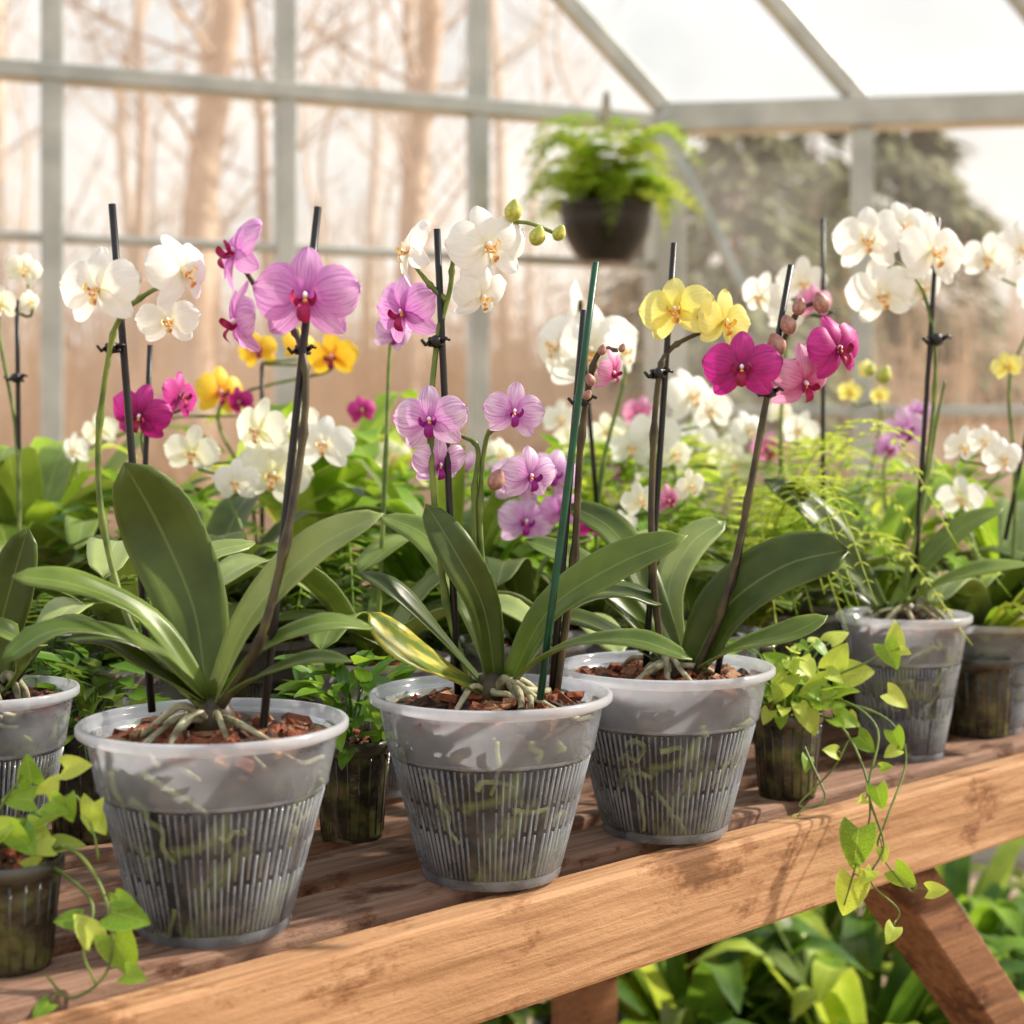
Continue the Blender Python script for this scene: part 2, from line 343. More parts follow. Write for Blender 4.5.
# ---------------------------------------------------------------- flower meshes
def petal(mb,ang,L,Wd,wmax,cup,tilt,mi=0,sharp=1.0,n=10,m=8,ph=0,ruf=.022):
    vs=[];uvs=[];fs=[]; ca,sa=math.cos(ang),math.sin(ang)
    for i in range(n+1):
        t=(1-math.cos(math.pi*i/n))/2
        if t<wmax: w=0.14+0.86*math.sin(math.pi/2*t/wmax)**0.85
        else: w=max(0,1-((t-wmax)/(1-wmax))**2)**(0.5*sharp)
        w=max(w*Wd/2,0.01)
        for j in range(m+1):
            u=j/m*2-1
            r=t*L-(0.07*L*u*u*t if wmax>.55 else 0)
            z=tilt*t+0.12*math.sin(math.pi*t)*cup-0.20*cup*t*t-0.12*cup*u*u*w*2+ruf*math.sin(8*t+4*u+ph)*t+ruf*.8*math.sin(5*u*t*3+ph*2)*t*t
            y=u*w*(1+.05*math.sin(ph*3+t*4))
            vs.append((ca*r-sa*y, sa*r+ca*y, z)); uvs.append((j/m,t))
    for i in range(n):
        for j in range(m):
            a=i*(m+1)+j; fs.append((a,a+1,a+m+2,a+m+1))
    mb.add(vs,fs,mi,uvs)
flower_mesh={}; lip_mesh={}
NV=5
def make_flower(kind):
    mat,lip=P[kind]
    d=math.radians
    for var in range(NV):
        mb=MB(); k=[0,0.12,-0.12,.2,-.16][var]; c=[.9,1.3,0.3,1.7,-.4][var]; q=var*1.7
        petal(mb,d(90+14*k),1.0,0.64,0.5,c,-0.05,ph=q,sharp=1.1)
        petal(mb,d(222+34*k),0.98,0.60,0.5,c*1.1,-0.06,ph=1+q,sharp=1.15)
        petal(mb,d(318+26*k),0.98,0.60,0.5,c*1.1,-0.06,ph=2+q,sharp=1.15)
        petal(mb,d(12+50*k),1.08,1.10,0.57,c*.9,0.05+.1*k,ph=3+q,sharp=0.92)
        petal(mb,d(168-40*k),1.08,1.10,0.57,c*.9,0.05,ph=4+q,sharp=0.92)
        flower_mesh[(kind,var)]=mb.mesh('flower_petals',[mat])
    mb=MB(); s_=.8 if lip in('lip_white','lip_gold') else .95
    strap(mb,[V((0,-.06,.06))*s_,V((0,-.2,.25))*s_,V((0,-.36,.34))*s_,V((0,-.55,.22))*s_],0.28*s_,(0,1,1),n=3,m=4,fold=0.5,mi=0,base=0.3,wmax=0.7)
    for s in(-1,1):
        strap(mb,[V((.05*s,-.08,.06))*s_,V((.18*s,-.12,.2))*s_,V((.26*s,.0,.34))*s_,V((.2*s,.12,.4))*s_],0.2*s_,(-s,0,.4),n=3,m=4,fold=0.3,mi=0,wmax=.6)
    ellipsoid(mb,(0,-.09,.12),.055,.055,.055,1,seg=8,rings=6)
    ellipsoid(mb,(0,.03,.10),.055,.075,.11,2,seg=8,rings=6)
    lip_mesh[kind]=mb.mesh('flower_lip',[M[lip],M['callus'],M['column']])
for k in P: make_flower(k)
bud_mesh={}
for nm in('bud_green','bud_pink'):
    mb=MB(); ellipsoid(mb,(0,0,0),.38,.36,.46,0,point=0.3); bud_mesh[nm]=mb.mesh('bud',[M[nm]])
def flower(parent,O,pos,width,kind,yaw=0,pitch=0,roll=0,var=None):
    n=V((math.sin(yaw)*math.cos(pitch),-math.cos(yaw)*math.cos(pitch),math.sin(pitch)))
    up=V((0,0,1)); x=up.cross(n).normalized(); y=n.cross(x)
    Rm=Matrix((x,y,n)).transposed().to_4x4()@Matrix.Rotation(roll,4,'Z')
    s=width/2.12
    m=Matrix.Translation(pos-O)@Rm@Matrix.Diagonal((s*U(.95,1.04),s*U(.95,1.08),s,1))
    if var is None: var=random.randrange(NV)
    f=link('flower',flower_mesh[(kind,var)],parent,m)
    link('lip',lip_mesh[kind],f,Matrix.Identity(4))
    return f
def bud(parent,O,pos,size,kind,d=V((0.3,-.2,1))):
    q=V((0,0,1)).rotation_difference(d.normalized()).to_matrix().to_4x4()
    link('bud',bud_mesh[kind],parent,Matrix.Translation(pos-O)@q@Matrix.Diagonal((size,size,size,1)))

# ---------------------------------------------------------------- pots
def lathe(mb,c,prof,seg=64,mi=0,mis=None):
    vs=[];fs=[];k=len(prof)
    for r,z in prof:
        for i in range(seg):
            a=2*math.pi*i/seg; vs.append((c[0]+r*math.cos(a),c[1]+r*math.sin(a),c[2]+z))
    for j in range(k-1):
        ff=[]
        for i in range(seg):
            a=j*seg+i;b=j*seg+(i+1)%seg; ff.append((a,b,b+seg,a+seg))
        fs.append(ff)
    o=len(mb.v); mb.v+=[tuple(x) for x in vs]; mb.uv+=[(0.25,0.5)]*len(vs)
    for j,ff in enumerate(fs):
        for f in ff: mb.f.append(tuple(i+o for i in f)); mb.m.append(mis[j] if mis else mi)
def chip(mb,p,s,mi):
    q=Matrix.Rotation(U(0,6.3),3,'Z')@Matrix.Rotation(U(-.7,.7),3,'X')@Matrix.Rotation(U(-.6,.6),3,'Y')
    sx,sy,sz=s*U(.7,1.4),s*U(.4,.9),s*U(.2,.45)
    vs=[]
    for x in(-1,1):
        for y in(-1,1):
            for z in(-1,1):
                vs.append(p+q@V((x*sx*U(.6,1)/2,y*sy*U(.6,1)/2,z*sz*U(.7,1)/2)))
    mb.add(vs,[(0,1,3,2),(4,6,7,5),(0,4,5,1),(2,3,7,6),(0,2,6,4),(1,5,7,3)],mi)
def potting(parent,O,Rr,h,wall,detail=1,top=.87,lo=.93):
    mb=MB(); tz=top*h; rt=wall(top)*.95
    prof=[(0.001,.02*h)]+[(wall(t)*lo,t*h) for t in(.03,.2,.4,.6,.67)]+[(wall(.69)*.90,.70*h),(wall(.8)*.88,.8*h)]
    prof+=[(rt*.85,tz-.004),(rt*.5,tz+.004),(0.001,tz+.012)]
    lathe(mb,O,prof,40,mis=[3]*7+[1,1,1])
    nch=int(200*detail)
    for i in range(nch):
        a=U(0,6.28); r=rt*math.sqrt(R())*.92
        chip(mb,O+V((r*math.cos(a),r*math.sin(a),tz+.001+U(0,.014)*(1-r/rt/1.3))),U(.007,.018)*(Rr/.075)**.5,random.choice([0,0,0,1,2]))
    part(mb,'potting_mix',[M['bark1'],M['bark2'],M['bark3'],M['mix_in']],parent,O,False)
def clear_pot(parent,O,Rr,h,detail=True):
    def wall(t): 
        return Rr*(.55+.27*t/.68) if t<.68 else Rr*(.845+.085*(t-.68)/.27)
    mb=MB()
    prof=[(Rr*.1,.006),(Rr*.45,.004),(Rr*.52,.0),(wall(0),.0),(wall(.04),.04*h),(wall(.4),.4*h),(wall(.67),.67*h),(wall(.70),.70*h),(wall(.82),.82*h),(wall(.93),.93*h),
          (Rr*.985,.945*h),(Rr,.955*h),(Rr,.985*h),(Rr*.985,h*.995),(Rr*.955,h*.995),(Rr*.945,.985*h),(Rr*.93,.93*h)]
    mis=[1,1,1,1,1,1,0,0,0,2,2,2,2,2,0,0]
    lathe(mb,O,prof,72,mis=mis)
    nb=92
    for i in range(nb):
        a=2*math.pi*i/nb
        t=.06; ca,sa=math.cos(a),math.sin(a); br_=[.06,.09,.2][i%3] 
        segs=[(.06,.30),(.325,.655)] if i%2 else [(.06,.44),(.465,.655)]
        for (t0,t1) in segs:
            w=.0007
            if detail and R()<.05: continue
            vs=[]
            for q in(t0,t1):
                r=wall(q)
                for rr,ww in((r-.0002,-w),(r+.0010,-w*.7),(r+.0010,w*.7),(r-.0002,w)):
                    vs.append((O[0]+ca*rr-sa*ww,O[1]+sa*rr+ca*ww,O[2]+q*h))
            mb.add(vs,[(0,1,5,4),(1,2,6,5),(2,3,7,6),(0,3,2,1),(4,5,6,7)],3)
    lathe(mb,O,[(wall(0)+.001,.0),(wall(0)+.002,.003),(wall(0.02)+.001,.006)],72,mi=3)
    lathe(mb,O,[(wall(.665)+.0002,.665*h),(wall(.675)+.0012,.675*h),(wall(.69)+.0004,.69*h)],72,mi=3)
    part(mb,'pot',[M['plastic'],M['plastic_low'],M['plastic_rim'],M['plastic_rib']],parent,O)
    potting(parent,O,Rr,h,wall,1 if detail else .4)
    if detail:
        for i in range(26):
            a=U(0,6.28); t=U(.12,.85); pts=[]; da=U(-.22,.22); dt=U(-.10,.02)
            for k in range(6):
                pts.append(O+V((math.cos(a)*wall(t)*U(.93,.955),math.sin(a)*wall(t)*U(.93,.955),t*h))); a+=da*.5+U(-.09,.09); t=min(.86,max(.05,t+dt*.6+U(-.04,.03)))
            mb2=MB(); tube(mb2,smoothpath(pts,5),U(.0014,.0024),.0012,7)
            part(mb2,'root',[M['root_green']],parent,O)
    return wall
def dark_pot(parent,O,Rr,h,mat='pot_dark',detail=.4):
    if mat=='basket':
        def wall(t): return Rr*(.50+.48*math.sin(math.pi/2*min(1,t*1.25))**.8)
    else:
        def wall(t): return Rr*(.76+.2*t)
    mb=MB()
    prof=[(Rr*.1,.003),(wall(0)*.9,0),(wall(0),0)]+[(wall(t),t*h) for t in(.05,.15,.3,.45,.6,.75,.86)]+[(Rr,.88*h),(Rr*1.01,.94*h),(Rr,h),(Rr*.95,h),(Rr*.93,.9*h)]
    lathe(mb,O,prof,40,mis=[0]*9+[1]*5)
    if mat!='basket':
      for i in range(20):
        a=2*math.pi*i/20; ca,sa=math.cos(a),math.sin(a); w=Rr*.03; vs=[]
        for t in(.06,.84):
            r=wall(t)
            for rr,ww in((r-.0002,-w),(r+Rr*.015,-w*.7),(r+Rr*.015,w*.7),(r-.0002,w)):
                vs.append((O[0]+ca*rr-sa*ww,O[1]+sa*rr+ca*ww,O[2]+t*h))
        mb.add(vs,[(0,1,5,4),(1,2,6,5),(2,3,7,6),(0,3,2,1),(4,5,6,7)],0)
    part(mb,'pot',[M[mat],M['pot_rim_dark' if mat=='pot_dark' else mat]],parent,O)
    potting(parent,O,Rr,h,wall,detail,.88,.85)
    return wall

def clip(parent,O,pos,big=1.0,mat='clip'):
    mb=MB()
    for dz in(-.0018,.0018):
        pts=[pos+V((.0040*big*math.cos(a),.0040*big*math.sin(a),dz*big)) for a in [i*math.pi/5 for i in range(10)]]
        tube(mb,pts+[pts[0]],.0012*big,segs=6)
    for s in(-1,1):
        tube(mb,[pos+V((s*.003,-.003,0))*big,pos+V((s*.006,-.005,.002*s))*big,pos+V((s*.0085,-.004,.001))*big],.0017*big,.0010*big,6)
    ellipsoid(mb,pos+V((0,-.004,0))*big,.0035*big,.003*big,.0040*big,seg=8,rings=6)
    part(mb,'stem_clip',[M[mat]],parent,O)
def stake(parent,O,a,b,r=.0023,mat='stake_black'):
    mb=MB(); tube(mb,smoothpath([a,b],4),r,r*.95,8); part(mb,'stake',[M[mat]],parent,O)
def stem(parent,O,pts,r=.0022,mat='stem_green',nodes=7):
    mb=MB(); tube(mb,smoothpath(pts,6),r,r*.55,7,nodes=nodes); part(mb,'flower_stem',[M[mat]],parent,O)
def oleaf(parent,O,pts,w,nh,mat,**k):
    mb=MB(); strap(mb,pts,w,nh,**k); o=part(mb,'leaf',[M[mat]],parent,O); solid(o); return o

def orchid(px,Y,Rr,h,label,leaves,stakes,stems,flowers,buds=(),clips=(),detail=True,Zb=BT,group='potted orchids on the bench'):
    O=V(((px-512)/F*Y,Y,Zb)); e=empty('potted_orchid',O,label,'potted plant',group)
    clear_pot(e,O,Rr,h,detail)
    A=lambda q:at(q[0],q[1],Y+(q[2] if len(q)>2 else 0))
    for pts,w,nh,mat in leaves: oleaf(e,O,[A(q) for q in pts],w*Y/F,nh,mat)
    for a,b,mt in stakes: stake(e,O,A(a),A(b),mat=mt)
    for pts,mt in stems: stem(e,O,[A(q) for q in pts],.0027 if mt=='stem_dark' and detail else .0022,mat=mt)
    for fl in flowers:
        x,y,dy,w,k=fl[:5]; ex=list(fl[5:])+[0]*(3-len(fl[5:]))
        flower(e,O,at(x,y,Y+dy),w*(Y+dy)/F,k,*ex)
    for x,y,s,k in buds:
        bud(e,O,at(x,y,Y-.005),s*Y/F,k,V((U(-.4,.6),-.3,.8)))
    for c in clips: clip(e,O,A(c),Y/.9)
    if detail:
        c=O+V((0,0,h*.9))
        for i in range(13):
            a=U(0,6.28); r=Rr*U(.5,.88); b=U(-.9,.9)
            pts=[c+V((math.cos(a)*.006,math.sin(a)*.006,.012)),c+V((math.cos(a)*r*.3,math.sin(a)*r*.3,.012+U(-.004,.008))),c+V((math.cos(a+b*.5)*r*.6,math.sin(a+b*.5)*r*.6,.006+U(-.008,.008))),c+V((math.cos(a+b)*r*.85,math.sin(a+b)*r*.85,U(-.010,.008))),c+V((math.cos(a+b*1.5)*r,math.sin(a+b*1.5)*r,U(-.012,.004)))]
            mb=MB(); tube(mb,smoothpath(pts,5),U(.0018,.0036),.0014,7); part(mb,'root',[M['root']],e,O)
        mb=MB()
        ellipsoid(mb,c+V((0,0,.010)),.012,.010,.014,seg=10); part(mb,'crown',[M['stem_dark']],e,O)
    return e,O

NB='stake_black'
orchid(214,.8386,.075,.115,'purple and white moth orchid in clear ribbed pot with two stakes',
 [([(207,698,0),(194,610,.01),(160,528,.015),(124,463,0)],80,(.15,-1,.35),'leaf_dark'),
  ([(214,698,0),(252,615,-.01),(315,550,-.02),(384,514,-.03)],50,(-.35,-.75,.7),'leaf_pale'),
  ([(205,696,0),(150,622,-.01),(80,587,-.03),(12,576,-.04)],38,(.1,-.6,1),'leaf_mid'),
  ([(203,700,0),(140,645,-.03),(60,630,-.06),(2,662,-.08)],38,(0,-.45,1),'leaf_mid'),
  ([(205,704,0),(150,668,-.02),(110,642,-.03),(66,640,-.04)],32,(0,-.5,1),'leaf_dark'),
  ([(216,702,0),(265,648,-.02),(325,624,-.02),(374,628,0)],30,(0,-.5,1),'leaf_mid'),
  ([(218,706,0),(258,678,-.03),(308,660,-.05),(352,662,-.06)],26,(0,-.4,1),'leaf_dark'),
  ([(200,690,.02),(180,600,.06),(205,557,.08),(255,543,.1)],34,(-.1,-.7,.7),'leaf_pale')],
 [((152,712,.03),(112,204,.025),NB),((263,728,-.02),(318,207,.0),NB)],
 [([(200,706,0),(138,640,.01),(106,540,.02),(98,450,.02),(108,360,.015),(120,318,0.01),(150,292,0),(182,280,.0)],'stem_green'),
  ([(222,706,-.01),(258,645,-.03),(282,560,-.025),(300,460,-.015),(306,390,-.01),(302,350,-.005),(290,325,.005),(262,295,.005),(240,262,.005)],'stem_dark')],
 [(98,288,-.01,92,'white',-.2,.05,.05,0),(182,272,-.01,86,'white',.95,.1,.2,1),(168,320,.03,66,'white',.2,-.1,.1,2),
  (306,297,-.015,110,'orchid',0,0,0,0),(236,252,-.01,90,'orchid',-1.05,.25,.3,1),(238,322,-.005,84,'orchid',-1.15,-.1,-.2,1)],
 (),[(113,348,0.02),(303,350,0)])
orchid(491,.942,.0763,.1145,'white and lilac moth orchid in clear ribbed pot, green stake',
 [([(496,690,0),(484,610,-.01),(455,552,-.02),(426,504,-.01)],40,(.2,-1,.5),'leaf_dark'),
  ([(508,688,0),(548,612,-.01),(615,566,-.02),(688,536,-.03)],46,(-.35,-.75,.7),'leaf_mid'),
  ([(487,690,0),(436,634,-.02),(395,592,-.03),(360,572,-.03)],28,(.1,-.5,1),'leaf_dark'),
  ([(482,692,0),(440,670,-.03),(400,646,-.05),(368,612,-.05)],38,(.2,-.7,.8),'leaf_olive'),
  ([(503,690,0),(560,650,-.04),(630,640,-.07),(692,660,-.08)],32,(0,-.4,1),'leaf_mid'),
  ([(498,684,.02),(470,605,.05),(430,540,.08),(380,515,.1)],42,(.2,-.7,.7),'leaf_mid'),
  ([(506,686,.02),(560,610,.06),(620,592,.09),(662,604,.1)],36,(0,-.5,.9),'leaf_dark')],
 [((458,694,.0),(437,229,0),NB),((540,700,-.03),(596,262,-.02),'stake_green'),((552,690,.02),(584,310,.02),NB)],
 [([(474,694,0),(446,600,0),(431,450,-.005),(436,350,0),(450,290,0),(455,258,0),(480,236,0),(520,222,0),(562,236,0)],'stem_green'),
  ([(488,694,0),(478,600,.01),(474,500,.01),(478,450,.01),(462,436,.01),(436,425,0)],'stem_green'),
  ([(492,694,0),(486,600,.01),(480,520,.01),(486,440,.01),(500,428,0),(512,415,0)],'stem_green'),
  ([(556,694,.02),(574,560,.02),(580,450,.015),(590,380,.015),(600,352,.015),(618,350,.015)],'stem_dark'),
  ([(446,300,0),(430,285,0),(412,262,0)],'stem_green')],
 [(488,246,-.01,86,'white',.35,.05,.2,0),(410,250,-.005,76,'white',-1.2,.2,.3,1),(482,296,-.0,66,'white',.7,-.45,.1,1),
  (430,420,-.01,76,'lilac',-.15,0,.1,0),(440,464,.0,58,'lilac',.4,-.4,0,1),(514,412,-.01,62,'lilac',.2,.05,-.1,2),(404,312,.04,76,'orchid',-.6,-.1,.1,1),
  (530,476,.02,64,'lilac',.5,-.1,0,0),(612,372,.01,46,'pink',1.1,-.35,.3,3)],
 [(513,211,24,'bud_green'),(537,236,22,'bud_green'),(559,233,18,'bud_green'),(590,380,14,'bud_pink'),(602,350,12,'bud_pink'),(622,348,10,'bud_pink'),(587,395,12,'bud_pink'),(496,480,24,'bud_pink')],
 [(436,342,0),(582,400,0.01)])
orchid(665,1.05,.0765,.1155,'yellow and magenta moth orchid in clear ribbed pot with black stakes',
 [([(690,672,0),(726,608,-.01),(785,566,-.02),(848,550,-.03)],66,(-.3,-.8,.6),'leaf_dark'),
  ([(692,674,0),(738,648,-.03),(790,634,-.05),(828,616,-.05)],34,(0,-.5,1),'leaf_mid'),
  ([(672,670,0),(625,606,0),(575,562,0),(525,540,0)],38,(.2,-.7,.8),'leaf_mid'),
  ([(674,672,0),(612,634,0),(560,618,0),(525,640,0)],30,(0,-.4,1),'leaf_dark'),
  ([(682,668,.02),(668,595,.04),(690,545,.06),(725,520,.08)],36,(0,-.8,.6),'leaf_pale'),
  ([(678,668,.02),(640,575,.04),(612,530,.06),(570,505,.08)],42,(.2,-.8,.6),'leaf_dark')],
 [((645,676,.0),(674,243,0),NB),((716,680,-.01),(791,265,0),NB)],
 [([(664,676,0),(652,560,-.01),(653,450,-.005),(659,376,-.005),(668,352,0),(688,338,0),(714,328,0)],'stem_dark'),
  ([(694,676,-.01),(722,610,-.015),(744,520,-.01),(764,410,-.005),(776,365,0),(786,335,0),(800,310,0),(822,300,0)],'stem_dark'),
  ([(776,365,0),(800,360,0),(830,352,0)],'stem_dark')],
 [(676,310,-.01,78,'yellow',-.3,.1,.15,0),(724,322,-.005,68,'yellow',.55,0,-.1,2),
  (742,368,-.015,82,'magenta',-.2,0,0,0),(838,349,-.01,72,'magenta',.5,.05,.2,1),(804,382,-.0,78,'pink',.5,-.5,.2,3)],
 [(776,345,26,'bud_pink'),(788,325,22,'bud_pink'),(799,307,19,'bud_pink'),(821,303,24,'bud_pink')],
 [(658,374,0),(768,392,0)])
orchid(904,1.303,.0575,.124,'white moth orchid in narrow grey translucent pot with black stake',
 [([(885,616,0),(850,565,0),(812,512,0),(764,480,0)],42,(.3,-.8,.7),'leaf_dark'),
  ([(892,616,0),(940,584,-.03),(985,570,-.05),(1032,564,-.05)],28,(0,-.4,1),'leaf_mid'),
  ([(888,616,0),(922,566,0),(965,526,0),(1004,508,0)],26,(-.2,-.6,.8),'leaf_mid'),
  ([(885,616,0),(845,590,0),(805,588,0),(772,604,0)],28,(0,-.4,1),'leaf_mid'),
  ([(886,616,.02),(850,582,.05),(830,560,.06),(800,552,.08)],30,(0,-.6,.8),'leaf_dark')],
 [((912,618,0),(938,218,0),NB)],
 [([(900,618,0),(922,500,0),(934,400,0),(934,340,0),(922,290,0),(900,265,0),(872,250,0)],'stem_green'),
  ([(895,618,.02),(920,520,.02),(935,430,.02),(945,380,.02)],'stem_green')],
 [(868,240,-.01,76,'white',-.2,.1,0,0),(932,252,-.01,84,'white',.4,.1,0,2),(882,294,-.01,76,'white',-.1,-.2,.2,1),(903,226,.02,62,'white',.1,.2,.1,0),(920,288,.02,56,'white',.3,-.1,0,1)],
 (),[(935,340,0)])
orchid(-12,.95,.056,.115,'flowerless green moth orchid in clear pot with grey roots',
 [([(-5,700,0),(-2,640,.0),(10,590,0),(28,528,0)],48,(.3,-1,.4),'leaf_dark'),
  ([(0,702,0),(40,645,0),(70,625,0),(110,640,0)],34,(0,-.5,1),'leaf_dark'),
  ([(-8,702,0),(-30,640,0),(-60,600,0),(-90,590,0)],40,(0,-.6,1),'leaf_mid'),
  ([(-3,702,0),(30,660,-.02),(20,640,-.04),(-20,620,-.05)],34,(0,-.6,1),'leaf_mid')],
 [],[],[])

# ---------------------------------------------------------------- rear orchids (generic)
def rear(px,Y,label,flowers,stakes=(),mat='stem_green',Rr=.058,h=.105,nl=7,leafm=('leaf_mid','leaf_dark','leaf_pale'),stemx=None,buds=(),L=.17):
    O=V(((px-512)/F*Y,Y,BT)); e=empty('potted_orchid',O,label,'potted plant','potted orchids on the bench')
    clear_pot(e,O,Rr,h,False)
    c=O+V((0,0,h*.9)); a0=U(0,6.28)
    for i in range(nl):
        a=a0+i*2.4+U(-.3,.3); l=L*U(.75,1.15); up=U(.3,1.0)
        d=V((math.cos(a),math.sin(a),0))
        pts=[c,c+d*l*.35+V((0,0,l*.45*up)),c+d*l*.7+V((0,0,l*.62*up)),c+d*l+V((0,0,l*(.6*up-.1)))]
        oleaf(e,O,pts,U(.032,.048),V((0,0,1))-d*.3,random.choice(leafm))
    for (a,b) in stakes: stake(e,O,at(a[0],a[1],Y),at(b[0],b[1],Y)); clip(e,O,at(a[0]+(b[0]-a[0])*.7,a[1]+(b[1]-a[1])*.7,Y),1.2)
    fl=sorted(flowers,key=lambda q:-q[1])
    pts=[c,at(px*.6+fl[0][0]*.4+U(-8,8),600*.5+fl[0][1]*.5,Y)]
    for q in fl[:5]: pts.append(at(q[0]+U(-4,4),q[1]+14,Y+.012))
    stem(e,O,pts,.0021,mat)
    for q in flowers:
        x,y,w,k=q[:4]; yaw=q[4] if len(q)>4 else U(-.65,.65)
        flower(e,O,at(x,y,Y+U(-.02,.008)),w*Y/F,k,yaw,U(-.3,.2),U(-.3,.3),random.choice([0,1,2,0]))
    for x,y,s,k in buds: bud(e,O,at(x,y,Y),s*Y/F,k)
    return e,O
WL='white flowering moth orchid in a clear plastic pot among foliage'
rear(18,1.32,'cream moth orchid with a black stake among leafy plants',[(24,270,40,'cream',.5),(2,304,38,'cream',-.4),(30,302,26,'cream',1.0)],[((20,560),(17,300))])
rear(150,1.16,'small magenta moth orchid with a black stake',[(140,416,66,'magenta',-.1),(180,396,54,'magenta',1.1)],[((140,600),(150,345))])
rear(262,1.5,'golden yellow moth orchid with orange lips',[(220,392,54,'gold'),(258,350,42,'gold'),(332,356,54,'gold'),(300,345,38,'gold')],[((262,560),(262,365))],leafm=('leaf_bright','leaf_mid'))
rear(262,1.3,'cream white moth orchid cluster among leafy plants',[(274,474,80,'cream'),(260,430,66,'cream'),(324,444,64,'white'),(192,452,58,'cream'),(302,422,44,'cream'),(236,482,48,'white')])
rear(376,1.17,'pale purple moth orchid in a clear pot with a white rim',[(402,302,54,'orchid',-.5),(394,334,44,'lilac',.5)],[],leafm=('leaf_mid','leaf_pale'))
rear(525,1.28,'lilac moth orchid with a cluster of small blooms',[(518,482,60,'lilac'),(554,474,56,'lilac'),(526,522,60,'lilac'),(592,524,38,'magenta'),(562,510,50,'orchid')])
rear(592,1.38,'large white moth orchid with a black stake',[(590,350,106,'white',.15),(558,346,68,'white',-.9),(622,352,58,'white',.9),(578,305,52,'white',1.3)],[((598,520),(580,300))])
rear(680,1.6,WL,[(690,396,62,'white'),(655,432,54,'white'),(632,447,50,'white'),(674,454,44,'cream'),(712,410,46,'white'),(608,430,40,'cream')],L=.2)
rear(640,1.78,'pale pink moth orchid with many small blooms among foliage',[(598,456,44,'pink'),(622,474,44,'lilac'),(575,440,44,'cream'),(652,478,42,'white'),(696,440,44,'white'),(560,418,40,'white'),(724,452,40,'cream'),(640,415,38,'pink')],L=.2)
rear(700,1.34,'low white moth orchid nestled in green foliage',[(640,500,40,'cream'),(622,525,34,'white'),(690,486,38,'cream'),(668,500,34,'pink')],L=.12)
rear(750,1.72,'white and pink moth orchid with scattered blooms',[(748,430,42,'white'),(770,450,40,'pink'),(800,430,40,'white'),(780,412,36,'cream'),(735,465,38,'cream')],L=.18)
rear(790,1.5,'white moth orchid with small blooms and a black stake',[(762,296,50,'white',-.7),(802,282,54,'white',.2),(786,316,40,'white'),(815,302,38,'pink')],[((823,540),(823,218))])
rear(840,1.85,'small yellow flowered orchid among foliage',[(868,370,22,'yellow'),(850,392,26,'yellow'),(880,395,22,'yellow')],L=.2)
rear(880,1.62,'small purple moth orchid on a thin green stem',[(905,430,52,'lilac',.1),(888,448,32,'orchid'),(918,412,30,'lilac')],buds=[(884,375,20,'bud_green'),(870,370,14,'bud_green')])
rear(1010,1.5,'white and yellow moth orchid with a black stake',[(988,258,54,'white',-.3),(1022,248,62,'white',.2),(1007,366,34,'yellow'),(1040,290,50,'white')],[((1005,540),(1045,345))])
rear(985,1.42,'small white moth orchid with low blooms',[(962,446,46,'white'),(961,498,50,'white'),(1003,458,42,'white'),(984,440,34,'white')],L=.14)
rear(455,1.62,'pale lilac moth orchid among green foliage',[(362,410,30,'magenta'),(470,470,40,'lilac'),(500,455,38,'cream'),(450,500,40,'lilac'),(392,455,40,'cream'),(375,480,36,'lilac')],L=.2)
rear(100,1.5,'white and rose moth orchid among green foliage',[(170,405,36,'pink'),(240,402,32,'magenta'),(100,430,38,'cream'),(75,450,36,'white')],L=.2)

# ---------------------------------------------------------------- foliage plants
heart={}
def mk_heart(nm):
    mb=MB(); vs=[];uvs=[];fs=[];n=9;m=6
    for i in range(n+1):
        t=(1-math.cos(math.pi*i/n))/2
        w=.46*(math.sin(math.pi*(0.12+.88*t)**.62))**.75 if t<1 else .0
        w=max(w,.008)
        for j in range(m+1):
            u=j/m*2-1
            vs.append((u*w,t-.22*abs(u)*(1-t)**2,.25*abs(u)*w-.3*t*t+.02*math.sin(9*t+u))); uvs.append((j/m,t))
    for i in range(n):
        for j in range(m):
            a=i*(m+1)+j; fs.append((a,a+1,a+m+2,a+m+1))
    mb.add(vs,fs,0,uvs); heart[nm]=mb.mesh('heart_leaf',[M[nm]])
for nm in('leaf_lime','leaf_bright','leaf_bushy'): mk_heart(nm)
def hleaf(parent,O,p,d,nr,s,nm):
    d=d.normalized(); x=d.cross(nr).normalized(); z=x.cross(d)
    Rm=Matrix((x,d,z)).transposed().to_4x4()
    link('leaf',heart[nm],parent,Matrix.Translation(p-O)@Rm@Matrix.Diagonal((s,s,s,1)))
